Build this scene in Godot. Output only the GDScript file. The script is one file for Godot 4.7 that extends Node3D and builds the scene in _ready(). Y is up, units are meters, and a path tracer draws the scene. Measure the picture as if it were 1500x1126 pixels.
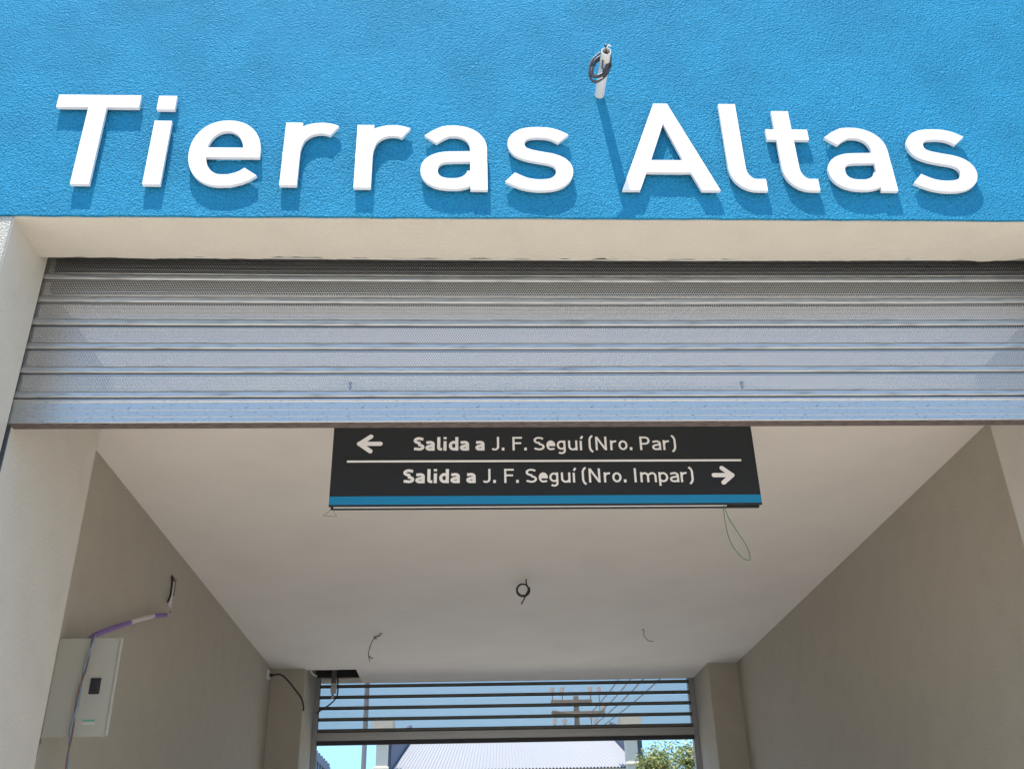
extends Node3D

# ------------------------------------------------------------------ dimensions (metres)
const XL := -1.70        # inner faces of the opening
const XR := 2.487
const WL := -2.041       # inner faces of the passage walls
const WR := 2.80
const YS := 3.937        # underside of the lintel
const YC := 3.889        # passage ceiling
const ZF := -1.16        # back of the front piers
const ZR := -7.42        # front of the rear piers
const ZE := -8.55        # rear face of the building

var rng := RandomNumberGenerator.new()
var M := {}
var used := {}

# ------------------------------------------------------------------ naming
func numbered(called: String) -> String:
	if not used.has(called):
		used[called] = 0
		return called
	used[called] += 1
	return "%s_%03d" % [called, used[called]]

func thing(called: String, label: String, category: String, at := Vector3.ZERO, group := "") -> Node3D:
	var o := Node3D.new()
	o.name = numbered(called)
	add_child(o, true)
	o.position = at
	tag(o, label, category, group)
	return o

func tag(o: Node, label: String, category: String, group := "") -> void:
	o.set_meta("label", label)
	o.set_meta("category", category)
	if group != "":
		o.set_meta("group", group)

func put(called: String, mesh: Mesh, mat: Material, parent: Node = null, at := Vector3.ZERO) -> MeshInstance3D:
	var o := MeshInstance3D.new()
	o.name = numbered(called) if parent == null else called
	o.mesh = mesh
	o.material_override = mat
	o.position = at
	if parent == null:
		add_child(o, true)
	else:
		var n := 0
		for c in parent.get_children():
			if str(c.name) == called or str(c.name).begins_with(called + "_0"):
				n += 1
		if n > 0:
			o.name = "%s_%03d" % [called, n]
		parent.add_child(o, true)
	return o

func struct(called: String, mesh: Mesh, mat: Material, at := Vector3.ZERO) -> MeshInstance3D:
	var o := put(called, mesh, mat, null, at)
	o.set_meta("kind", "structure")
	return o

# ------------------------------------------------------------------ geometry helpers
func tool() -> SurfaceTool:
	var st := SurfaceTool.new()
	st.begin(Mesh.PRIMITIVE_TRIANGLES)
	return st

func tri(st: SurfaceTool, a: Vector3, b: Vector3, c: Vector3, n: Vector3, ua := Vector2.ZERO, ub := Vector2.ZERO, uc := Vector2.ZERO) -> void:
	var pts := [a, b, c]
	var uv := [ua, ub, uc]
	if (b - a).cross(c - a).dot(n) > 0.0:
		pts = [a, c, b]
		uv = [ua, uc, ub]
	for i in 3:
		st.set_normal(n)
		st.set_uv(uv[i])
		st.add_vertex(pts[i])

func quad(st: SurfaceTool, a: Vector3, b: Vector3, c: Vector3, d: Vector3, n: Vector3, ua := Vector2.ZERO, ub := Vector2.ZERO, uc := Vector2.ZERO, ud := Vector2.ZERO) -> void:
	tri(st, a, b, c, n, ua, ub, uc)
	tri(st, a, c, d, n, ua, uc, ud)

# a box from lo to hi whose edges are chamfered by c
func add_box(st: SurfaceTool, lo: Vector3, hi: Vector3, c := 0.004) -> void:
	var mid := (lo + hi) / 2.0
	var h := (hi - lo) / 2.0
	c = minf(c, minf(h.x, minf(h.y, h.z)) * 0.6)
	var p := func(s: Vector3, axis: int) -> Vector3:
		var e := h - Vector3(c, c, c)
		e[axis] = h[axis]
		return mid + Vector3(s.x * e.x, s.y * e.y, s.z * e.z)
	for axis in 3:
		for s in [-1.0, 1.0]:
			var q := []
			for k in [[-1, -1], [1, -1], [1, 1], [-1, 1]]:
				var v := Vector3.ZERO
				v[axis] = s
				v[(axis + 1) % 3] = k[0]
				v[(axis + 2) % 3] = k[1]
				q.append(p.call(v, axis))
			var n := Vector3.ZERO
			n[axis] = s
			quad(st, q[0], q[1], q[2], q[3], n)
	if c <= 0.0:
		return
	for axis in 3:
		var b := (axis + 1) % 3
		var d := (axis + 2) % 3
		for sb in [-1.0, 1.0]:
			for sd in [-1.0, 1.0]:
				var v0 := Vector3.ZERO
				v0[axis] = -1
				v0[b] = sb
				v0[d] = sd
				var v1 := v0
				v1[axis] = 1
				var n := Vector3.ZERO
				n[b] = sb
				n[d] = sd
				quad(st, p.call(v0, b), p.call(v1, b), p.call(v1, d), p.call(v0, d), n.normalized())
	for sx in [-1.0, 1.0]:
		for sy in [-1.0, 1.0]:
			for sz in [-1.0, 1.0]:
				var v := Vector3(sx, sy, sz)
				tri(st, p.call(v, 0), p.call(v, 1), p.call(v, 2), v.normalized())

func box(lo: Vector3, hi: Vector3, c := 0.004) -> ArrayMesh:
	var st := tool()
	add_box(st, lo, hi, c)
	return st.commit()

# a round bar along a smooth curve through the points
func add_tube(st: SurfaceTool, pts: Array, r: float, sides := 8, steps := 6, smooth := true) -> void:
	var line := PackedVector3Array()
	if smooth and pts.size() > 2:
		for i in pts.size() - 1:
			var p0: Vector3 = pts[maxi(i - 1, 0)]
			var p1: Vector3 = pts[i]
			var p2: Vector3 = pts[i + 1]
			var p3: Vector3 = pts[mini(i + 2, pts.size() - 1)]
			for k in steps:
				line.append(p1.cubic_interpolate(p2, p0, p3, float(k) / steps))
		line.append(pts[-1])
	else:
		for q in pts:
			line.append(q)
	var up := Vector3(0.31, 0.87, 0.38)
	var rings := []
	for i in line.size():
		var t: Vector3 = (line[mini(i + 1, line.size() - 1)] - line[maxi(i - 1, 0)]).normalized()
		var a := up.cross(t).normalized()
		if a.length() < 0.5:
			a = Vector3.RIGHT.cross(t).normalized()
		var b := t.cross(a)
		up = b
		var ring := []
		for k in sides:
			var g := TAU * k / sides
			ring.append(a * cos(g) + b * sin(g))
		rings.append(ring)
	for i in line.size() - 1:
		for k in sides:
			var j := (k + 1) % sides
			var n0: Vector3 = rings[i][k]
			var n1: Vector3 = rings[i][j]
			var m0: Vector3 = rings[i + 1][k]
			var m1: Vector3 = rings[i + 1][j]
			var v := [line[i] + n0 * r, line[i] + n1 * r, line[i + 1] + m1 * r, line[i + 1] + m0 * r]
			var nn := [n0, n1, m1, m0]
			var order := [0, 1, 2, 0, 2, 3]
			if (v[1] - v[0]).cross(v[2] - v[0]).dot(n0) > 0.0:
				order = [0, 2, 1, 0, 3, 2]
			for o in order:
				st.set_normal(nn[o])
				st.set_uv(Vector2.ZERO)
				st.add_vertex(v[o])
	for e in [0, line.size() - 1]:
		var t: Vector3 = (line[0] - line[1]).normalized() if e == 0 else (line[-1] - line[-2]).normalized()
		for k in sides:
			tri(st, line[e], line[e] + rings[e][k] * r, line[e] + rings[e][(k + 1) % sides] * r, t)

func tube(pts: Array, r: float, sides := 8, steps := 6, smooth := true) -> ArrayMesh:
	var st := tool()
	add_tube(st, pts, r, sides, steps, smooth)
	return st.commit()

# ------------------------------------------------------------------ materials
func noise(freq: float, size: int, octaves := 4, kind := FastNoiseLite.TYPE_SIMPLEX_SMOOTH, ramp: Gradient = null, sd := 1, as_normal := false, bump := 6.0) -> NoiseTexture2D:
	var n := FastNoiseLite.new()
	n.noise_type = kind
	n.seed = sd
	n.frequency = freq
	n.fractal_octaves = octaves
	var t := NoiseTexture2D.new()
	t.width = size
	t.height = size
	t.seamless = true
	t.noise = n
	if ramp:
		t.color_ramp = ramp
	if as_normal:
		t.as_normal_map = true
		t.bump_strength = bump
	return t

func ramp(stops: Array) -> Gradient:
	var g := Gradient.new()
	var o := PackedFloat32Array()
	var c := PackedColorArray()
	for s in stops:
		o.append(s[0])
		c.append(s[1])
	g.offsets = o
	g.colors = c
	return g

func lin(r: float, g: float, b: float) -> Color:
	return Color(r, g, b).linear_to_srgb()

func grey(v: float) -> Color:
	return Color(v, v, v)

func mat(color: Color, rough := 0.8, metal := 0.0) -> StandardMaterial3D:
	var m := StandardMaterial3D.new()
	m.albedo_color = color
	m.roughness = rough
	m.metallic = metal
	return m

func plaster(color: Color, rough: float, tile: float, relief: Texture2D, depth_cm: float, tint: Texture2D = null) -> StandardMaterial3D:
	var m := mat(color, rough)
	m.uv1_triplanar = true
	m.uv1_world_triplanar = true
	m.uv1_scale = Vector3.ONE / tile
	m.uv1_triplanar_sharpness = 8.0
	m.heightmap_enabled = true
	m.heightmap_texture = relief
	m.heightmap_scale = depth_cm
	if tint:
		m.albedo_texture = tint
	return m

func hole_texture() -> ImageTexture:
	# one cell of staggered round holes: the sheet is white, the holes are clear
	var w := 48
	var h := 84
	var im := Image.create(w, h, false, Image.FORMAT_RGBA8)
	var rad := 16.0
	for y in h:
		for x in w:
			var dmin := 1e9
			for c in [Vector2(24, 21), Vector2(0, 63), Vector2(48, 63)]:
				var dx: float = absf(x + 0.5 - c.x)
				dx = minf(dx, w - dx)
				var dy: float = absf(y + 0.5 - c.y)
				dy = minf(dy, h - dy)
				dmin = minf(dmin, sqrt(dx * dx + dy * dy))
			var a := clampf((dmin - rad) * 0.5 + 0.5, 0.0, 1.0)
			im.set_pixel(x, y, Color(1, 1, 1, a))
	return ImageTexture.create_from_image(im)

# relief of sprayed render: fine random grains of a few millimetres, the same at both edges of the tile
func grain_texture() -> ImageTexture:
	rng.seed = 19
	var n := 1024
	var raw := PackedFloat32Array()
	raw.resize(n * n)
	for i in n * n:
		raw[i] = rng.randf()
	var data := PackedByteArray()
	data.resize(n * n)
	for y in n:
		var y1 := ((y + 1) % n) * n
		var y2 := ((y + 2) % n) * n
		var y0 := y * n
		for x in n:
			var x1 := (x + 1) % n
			var x2 := (x + 2) % n
			var v := 0.30 * raw[y1 + x1] + 0.12 * (raw[y0 + x1] + raw[y2 + x1] + raw[y1 + x] + raw[y1 + x2]) + 0.055 * (raw[y0 + x] + raw[y0 + x2] + raw[y2 + x] + raw[y2 + x2])
			data[y0 + x] = int(clampf((v - 0.5) * 1.7 + 0.5, 0.0, 1.0) * 255.0)
	return ImageTexture.create_from_image(Image.create_from_data(n, n, false, Image.FORMAT_L8, data))

func build_materials() -> void:
	var soft := noise(0.006, 512, 5, FastNoiseLite.TYPE_SIMPLEX_SMOOTH, ramp([[0.0, grey(0.965)], [0.4, grey(0.985)], [1.0, grey(1.0)]]), 11)
	var grain := noise(0.085, 1024, 3, FastNoiseLite.TYPE_SIMPLEX_SMOOTH, null, 3)
	var fine := noise(0.09, 512, 4, FastNoiseLite.TYPE_SIMPLEX_SMOOTH, null, 5)
	var coarse := grain_texture()
	var weather := noise(0.004, 1024, 6, FastNoiseLite.TYPE_SIMPLEX_SMOOTH, ramp([[0.0, grey(0.93)], [0.4, grey(0.97)], [0.7, grey(1.0)], [1.0, Color(0.98, 1.0, 1.0)]]), 12)
	M.blue = plaster(lin(0.022, 0.214, 0.385), 0.75, 2.0, coarse, 0.95, weather)
	M.blue.metallic_specular = 0.18
	M.white_stucco = plaster(lin(0.42, 0.405, 0.37), 0.8, 1.05, grain, 1.1)
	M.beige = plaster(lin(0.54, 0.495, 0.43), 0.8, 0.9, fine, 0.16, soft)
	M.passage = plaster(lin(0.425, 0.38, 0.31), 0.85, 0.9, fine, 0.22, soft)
	M.ceiling = plaster(lin(0.88, 0.805, 0.735), 0.85, 2.6, fine, 0.03, soft)
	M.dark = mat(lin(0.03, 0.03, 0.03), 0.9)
	M.floor = plaster(lin(0.72, 0.66, 0.58), 0.6, 1.4, fine, 0.05, soft)
	M.asphalt = plaster(lin(0.36, 0.34, 0.305), 0.9, 1.5, fine, 0.3, soft)
	M.pavement = plaster(lin(0.60, 0.555, 0.48), 0.85, 1.5, fine, 0.15, soft)
	# galvanised sheet: long horizontal smears, so that the reflections are uneven along the slat
	var smear := noise(0.02, 512, 5, FastNoiseLite.TYPE_SIMPLEX_SMOOTH, ramp([[0.0, Color(0.72, 0.68, 0.64)], [0.2, grey(0.88)], [0.4, grey(0.95)], [0.65, grey(1.0)], [1.0, grey(0.88)]]), 21)
	var rough := noise(0.015, 512, 5, FastNoiseLite.TYPE_SIMPLEX_SMOOTH, ramp([[0.0, grey(0.26)], [0.5, grey(0.36)], [1.0, grey(0.48)]]), 22)
	M.galv = mat(lin(0.44, 0.435, 0.425), 1.0, 0.9)
	M.galv.albedo_texture = smear
	M.galv.roughness_texture = rough
	M.galv.uv1_scale = Vector3(0.45, 5.0, 1)
	M.perf = mat(lin(0.44, 0.435, 0.425), 0.36, 0.9)
	M.perf.albedo_texture = hole_texture()
	M.perf.transparency = BaseMaterial3D.TRANSPARENCY_ALPHA_SCISSOR
	M.perf.alpha_scissor_threshold = 0.5
	M.perf.cull_mode = BaseMaterial3D.CULL_DISABLED
	M.bar = M.galv.duplicate()
	M.bar.albedo_texture = noise(0.035, 512, 5, FastNoiseLite.TYPE_SIMPLEX_SMOOTH, ramp([[0.0, Color(0.42, 0.36, 0.33)], [0.10, Color(0.6, 0.55, 0.5)], [0.14, grey(0.92)], [0.5, grey(1.0)], [0.88, grey(0.95)], [0.92, Color(0.75, 0.72, 0.7)], [1.0, grey(0.5)]]), 33)
	M.bar.uv1_scale = Vector3(2.3, 5.0, 1)
	M.rim = mat(lin(0.15, 0.12, 0.11), 0.7, 0.2)
	M.rim.albedo_texture = noise(0.03, 256, 5, FastNoiseLite.TYPE_SIMPLEX_SMOOTH, ramp([[0.0, Color(0.5, 0.42, 0.4)], [0.5, grey(0.9)], [0.8, grey(1.0)], [1.0, Color(1.0, 0.85, 0.8)]]), 34)
	M.rim.uv1_triplanar = true
	M.rim.uv1_scale = Vector3(2.2, 12, 12)
	M.guide = mat(lin(0.16, 0.17, 0.19), 0.5, 0.7)
	M.backlit_lip = mat(lin(0.14, 0.135, 0.12), 0.55, 0.5)  # rear slat lips: their back-lit darkness is put into the colour
	M.joint = mat(lin(0.035, 0.035, 0.035), 0.6, 0.3)  # slat hooks: grime plus the shade of the gap, both in the colour
	M.letter = mat(lin(0.655, 0.66, 0.675), 0.4)
	M.sign_black = mat(lin(0.012, 0.0125, 0.014), 0.55)
	M.sign_blue = mat(lin(0.004, 0.20, 0.40), 0.5)
	M.sign_white = mat(lin(0.84, 0.79, 0.75), 0.5)
	M.core = mat(lin(0.75, 0.75, 0.75), 0.4)
	M.pvc = mat(lin(0.62, 0.60, 0.58), 0.5)
	M.cable = mat(lin(0.025, 0.025, 0.028), 0.55)
	M.coil = mat(lin(0.045, 0.043, 0.052), 0.4)
	M.grey_cable = mat(lin(0.16, 0.145, 0.13), 0.6)
	M.green_wire = mat(lin(0.05, 0.17, 0.08), 0.5)
	M.blue_wire = mat(lin(0.19, 0.29, 0.38), 0.5)
	M.red_wire = mat(lin(0.22, 0.12, 0.11), 0.5)
	M.purple = mat(lin(0.21, 0.115, 0.36), 0.5)
	M.tape = mat(lin(0.62, 0.56, 0.58), 0.6)
	M.cabinet = mat(lin(0.45, 0.43, 0.375), 0.45)
	M.green_label = mat(lin(0.10, 0.42, 0.28), 0.6)
	M.steel = mat(lin(0.35, 0.35, 0.36), 0.45, 0.7)
	M.roof = mat(lin(0.295, 0.295, 0.305), 0.55, 0.1)
	M.cream = plaster(lin(0.60, 0.57, 0.49), 0.85, 1.6, fine, 0.1, soft)
	M.slate = plaster(lin(0.075, 0.10, 0.165), 0.8, 1.6, fine, 0.1, soft)
	M.wall_far = plaster(lin(0.42, 0.39, 0.34), 0.85, 1.6, fine, 0.1, soft)
	M.fence = mat(lin(0.10, 0.14, 0.20), 0.6, 0.2)
	M.fence_dark = mat(lin(0.035, 0.05, 0.085), 0.7)
	M.pole = mat(lin(0.16, 0.17, 0.19), 0.6, 0.3)
	M.timber = mat(lin(0.17, 0.14, 0.11), 0.85)
	M.ceramic = mat(lin(0.55, 0.42, 0.36), 0.4)
	M.bark = mat(lin(0.11, 0.085, 0.06), 0.9)
	M.leaf = mat(Color.WHITE, 0.55)
	M.leaf.vertex_color_use_as_albedo = true
	M.leaf.cull_mode = BaseMaterial3D.CULL_DISABLED
	M.leaf.backlight_enabled = true
	M.leaf.backlight = Color(0.45, 0.5, 0.25)

# ------------------------------------------------------------------ lettering
func arc(cx: float, cy: float, rx: float, ry: float, a0: float, a1: float, n := 14, e := 2.0) -> Array:
	var out := []
	for i in n + 1:
		var a := deg_to_rad(lerpf(a0, a1, float(i) / n))
		var c := cos(a)
		var s := sin(a)
		out.append(Vector2(cx + rx * signf(c) * pow(absf(c), 2.0 / e), cy + ry * signf(s) * pow(absf(s), 2.0 / e)))
	return out

# outline of a pen pw wide and ph high drawn along a line
func stroke(pts: Array, pw: float, ph: float, round_end := false) -> PackedVector2Array:
	var k := pw / ph
	var line := PackedVector2Array()
	for p in pts:
		var q := Vector2(p.x, p.y * k)
		if line.is_empty() or line[-1].distance_to(q) > 1e-5:
			line.append(q)
	var big := 1000.0
	for i in line.size():
		line[i] *= big
	var got := Geometry2D.offset_polyline(line, pw * big / 2.0, Geometry2D.JOIN_ROUND if round_end else Geometry2D.JOIN_MITER, Geometry2D.END_ROUND if round_end else Geometry2D.END_BUTT)
	var best := PackedVector2Array()
	for g in got:
		if g.size() > best.size():
			best = g
	for i in best.size():
		best[i] = Vector2(best[i].x / big, best[i].y / big / k)
	return best

func rect(x0: float, y0: float, x1: float, y1: float) -> PackedVector2Array:
	return PackedVector2Array([Vector2(x0, y0), Vector2(x1, y0), Vector2(x1, y1), Vector2(x0, y1)])

func poly(v: Array) -> PackedVector2Array:
	var o := PackedVector2Array()
	for i in v.size() / 2:
		o.append(Vector2(v[2 * i], v[2 * i + 1]))
	return o

func big_glyph(ch: String) -> Array:
	var out := []
	var pw := 0.0665
	var ph := 0.0545
	match ch:
		"T":
			out.append(rect(-0.161, 0.387, 0.161, 0.452))
			out.append(rect(-0.0355, 0.0, 0.0355, 0.40))
		"i":
			out.append(rect(0.0, 0.0, 0.067, 0.319))
			out.append(rect(-0.0015, 0.379, 0.0695, 0.451))
		"e":
			var p := [Vector2(0.2425, 0.136)] + arc(0.139, 0.1595, 0.1035, 0.1365, 0, 180, 22, 2.15) + arc(0.139, 0.1595, 0.1035, 0.1365, 184, 268, 12, 2.15)
			p += [Vector2(0.172, 0.0245), Vector2(0.205, 0.0355), Vector2(0.228, 0.048), Vector2(0.2475, 0.0655)]
			out.append(stroke(p, pw, ph))
			out.append(rect(0.05, 0.136, 0.262, 0.184))
		"r":
			out.append(rect(0.0, 0.0, 0.066, 0.315))
			out.append(stroke([Vector2(0.031, 0.150), Vector2(0.036, 0.195)] + arc(0.141, 0.192, 0.103, 0.0965, 172, 60, 14), pw, ph))
		"a":
			out.append(rect(0.193, 0.0, 0.259, 0.13))
			var p := [Vector2(0.036, 0.252), Vector2(0.065, 0.276)] + arc(0.125, 0.2, 0.1, 0.0965, 105, 0, 14, 2.2) + [Vector2(0.225, 0.17), Vector2(0.225, 0.09)]
			out.append(stroke(p, pw, ph))
			var b := [Vector2(0.215, 0.166), Vector2(0.13, 0.164)] + arc(0.118, 0.0965, 0.085, 0.067, 92, 268, 18, 2.3) + arc(0.13, 0.1, 0.085, 0.0705, 275, 350, 8, 2.0)
			out.append(stroke(b, pw, ph * 0.95))
		"s":
			var p := [Vector2(0.235, 0.262), Vector2(0.205, 0.2815), Vector2(0.172, 0.292), Vector2(0.134, 0.2945)]
			p += [Vector2(0.095, 0.2905), Vector2(0.066, 0.2765), Vector2(0.0485, 0.251), Vector2(0.0475, 0.222), Vector2(0.062, 0.196), Vector2(0.092, 0.180)]
			p += [Vector2(0.136, 0.1685), Vector2(0.182, 0.158), Vector2(0.214, 0.1415), Vector2(0.2305, 0.1155), Vector2(0.2315, 0.085), Vector2(0.217, 0.055), Vector2(0.189, 0.0355), Vector2(0.150, 0.028)]
			p += [Vector2(0.108, 0.0295), Vector2(0.066, 0.0405), Vector2(0.0195, 0.066)]
			var fine := []
			for i in p.size() - 1:
				var a: Vector2 = p[maxi(i - 1, 0)]
				var d: Vector2 = p[mini(i + 2, p.size() - 1)]
				for k in 4:
					fine.append((p[i] as Vector2).cubic_interpolate(p[i + 1], a, d, k / 4.0))
			fine.append(p[-1])
			out.append(stroke(fine, pw, ph))
		"A":
			out.append(poly([0.0, 0.0, 0.0695, 0.0, 0.1015, 0.0885, 0.125, 0.150, 0.190, 0.340, 0.2005, 0.448, 0.160, 0.448]))
			out.append(poly([0.3095, 0.0, 0.383, 0.0, 0.2165, 0.448, 0.176, 0.448, 0.190, 0.340, 0.2515, 0.150, 0.2765, 0.0885]))
			out.append(rect(0.085, 0.0885, 0.29, 0.150))
		"l":
			out.append(stroke([Vector2(0.035, 0.448), Vector2(0.035, 0.3), Vector2(0.035, 0.115)] + arc(0.104, 0.112, 0.069, 0.0835, 184, 262, 12) + [Vector2(0.108, 0.0285), Vector2(0.1415, 0.0285)], 0.0695, 0.0575))
		"t":
			out.append(stroke([Vector2(0.035, 0.410), Vector2(0.035, 0.3), Vector2(0.035, 0.115)] + arc(0.104, 0.112, 0.069, 0.0835, 184, 262, 12) + [Vector2(0.108, 0.0285), Vector2(0.1345, 0.0285)], 0.0695, 0.0575))
			out.append(rect(-0.0375, 0.2575, 0.1325, 0.312))
	return out

func raised_letter(ch: String, at: Vector3, label: String, parent: Node) -> void:
	var c := CSGCombiner3D.new()
	c.name = "letter"
	var n := 0
	for o in parent.get_children():
		if str(o.name).begins_with("letter"):
			n += 1
	if n > 0:
		c.name = "letter_%03d" % n
	parent.add_child(c, true)
	c.position = at
	c.set_meta("label", label)
	for p in big_glyph(ch):
		var g := CSGPolygon3D.new()
		g.name = "outline"
		g.polygon = p
		g.depth = 0.015
		g.material = M.letter
		c.add_child(g, true)

# strokes of the narrow sign lettering, in units of the capital height
func small_glyph(ch: String, b: float) -> Array:
	var h := b / 2.0
	var x := 0.72
	match ch:
		"S":
			return [[Vector2(0.64, 0.84)] + arc(0.36, 0.74, 0.36 - h, 0.26 - h, 48, 270, 16) + arc(0.37, 0.26, 0.36 - h, 0.26 - h, 82, -128, 16) + [Vector2(0.04, 0.14)]]
		"a":
			return [[Vector2(0.05, 0.60)] + arc(0.31, 0.48, 0.30 - h, 0.24 - h, 122, 0, 10) + [Vector2(0.61 - h, 0.0)], [Vector2(0.60 - h, 0.42)] + arc(0.27, 0.21, 0.27 - h, 0.22 - h, 90, 270, 12) + arc(0.36, 0.24, 0.25 - h, 0.25 - h, 275, 355, 6)]
		"l":
			return [[Vector2(h, 1.0), Vector2(h, 0.25)] + arc(0.24, 0.22, 0.24 - h, 0.22 - h, 180, 262, 6) + [Vector2(0.33, h)]]
		"i":
			return [[Vector2(h, 0.0), Vector2(h, x - 0.02)], [Vector2(h, 0.84), Vector2(h, 1.0)]]
		"d":
			return [[Vector2(0.63 - h, 0.0), Vector2(0.63 - h, 1.0)], [Vector2(0.60 - h, 0.55)] + arc(0.33, 0.36, 0.33 - h, 0.36 - h, 50, 310, 18) + [Vector2(0.60 - h, 0.16)]]
		"J":
			return [[Vector2(0.55 - h, 1.0), Vector2(0.55 - h, 0.3)] + arc(0.26, 0.28, 0.29 - h, 0.28 - h, 0, -140, 12)]
		".":
			return [[Vector2(0.1, 0.0), Vector2(0.1, 0.21)], [Vector2(0.13, 0.0), Vector2(0.13, 0.21)]]
		"F":
			return [[Vector2(h, 0.0), Vector2(h, 1.0)], [Vector2(h, 1.0 - h), Vector2(0.64, 1.0 - h)], [Vector2(h, 0.53), Vector2(0.58, 0.53)]]
		"e":
			return [[Vector2(0.07, 0.37), Vector2(0.60 - h, 0.37)] + arc(0.31, 0.37, 0.30 - h, 0.36 - h, 8, 285, 20) + [Vector2(0.55, 0.12)]]
		"g":
			return [[Vector2(0.59 - h, x), Vector2(0.59 - h, -0.02)] + arc(0.30, -0.03, 0.29 - h, 0.25 - h, 0, -140, 10), [Vector2(0.57 - h, 0.56)] + arc(0.31, 0.38, 0.31 - h, 0.34 - h, 50, 310, 18) + [Vector2(0.57 - h, 0.18)]]
		"u":
			return [[Vector2(h, x), Vector2(h, 0.28)] + arc(0.31, 0.28, 0.31 - h, 0.29 - h, 180, 300, 10) + [Vector2(0.60 - h, 0.18)], [Vector2(0.62 - h, x), Vector2(0.62 - h, 0.0)]]
		"í":
			return [[Vector2(h, 0.0), Vector2(h, x - 0.02)], [Vector2(h + 0.01, 0.84), Vector2(h + 0.13, 1.04)]]
		"(":
			return [[Vector2(0.27, 1.07), Vector2(0.14, 0.95), Vector2(h, 0.78), Vector2(h, 0.18), Vector2(0.14, 0.0), Vector2(0.27, -0.13)]]
		")":
			return [[Vector2(0.05, 1.07), Vector2(0.18, 0.95), Vector2(0.32 - h, 0.78), Vector2(0.32 - h, 0.18), Vector2(0.18, 0.0), Vector2(0.05, -0.13)]]
		"N":
			return [[Vector2(h, 0.0), Vector2(h, 1.0)], [Vector2(0.76 - h, 0.0), Vector2(0.76 - h, 1.0)], [Vector2(h + 0.01, 0.97), Vector2(0.75 - h, 0.03)]]
		"r":
			return [[Vector2(h, 0.0), Vector2(h, x)], [Vector2(h, 0.42)] + arc(0.34, 0.40, 0.34 - h, 0.32 - h, 150, 72, 8)]
		"o":
			return [arc(0.305, 0.36, 0.305 - h, 0.36 - h, -5, 185, 16), arc(0.305, 0.36, 0.305 - h, 0.36 - h, 175, 365, 16)]
		"P":
			return [[Vector2(h, 0.0), Vector2(h, 1.0)], [Vector2(h, 1.0 - h), Vector2(0.36, 1.0 - h)] + arc(0.38, 0.70, 0.30 - h, 0.30 - h, 85, -85, 12) + [Vector2(0.36, 0.40 + h), Vector2(h, 0.40 + h)]]
		"I":
			return [[Vector2(0.1, 0.0), Vector2(0.1, 1.0)]]
		"m":
			return [[Vector2(h, 0.0), Vector2(h, x)], [Vector2(h, 0.5)] + arc(0.30, 0.44, 0.28 - h, 0.28 - h, 130, 0, 8) + [Vector2(0.58 - h, 0.0)], [Vector2(0.575 - h, 0.5)] + arc(0.80, 0.44, 0.28 - h, 0.28 - h, 130, 0, 8) + [Vector2(1.08 - h, 0.0)]]
		"p":
			return [[Vector2(h, -0.25), Vector2(h, x)], [Vector2(0.03 + h, 0.55)] + arc(0.30, 0.36, 0.33 - h, 0.36 - h, 130, -130, 18) + [Vector2(0.03 + h, 0.16)]]
	return []

func print_line(parent: Node, chars: Array, at: Vector2, unit: float, z: float) -> void:
	for c in chars:
		var st := tool()
		var k := 0
		for s in small_glyph(c[0], c[2]):
			var pg := stroke(s, c[2], c[2] * 0.93)
			var z1 := z + 0.00012 * k
			k += 1
			var idx := Geometry2D.triangulate_polygon(pg)
			for i in idx.size() / 3:
				var v := []
				for j in 3:
					var q: Vector2 = pg[idx[3 * i + j]]
					v.append(Vector3(q.x * unit, q.y * unit, z1))
				tri(st, v[0], v[1], v[2], Vector3.BACK)
		put("character", st.commit(), M.sign_white, parent, Vector3(at.x + c[1] * unit, at.y, 0))

func print_stroke(st: SurfaceTool, s: Array, w: float, z: float) -> void:
	var pg := stroke(s, w, w, true)
	var idx := Geometry2D.triangulate_polygon(pg)
	for i in idx.size() / 3:
		var v := []
		for j in 3:
			var q: Vector2 = pg[idx[3 * i + j]]
			v.append(Vector3(q.x, q.y, z))
		tri(st, v[0], v[1], v[2], Vector3.BACK)

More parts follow.
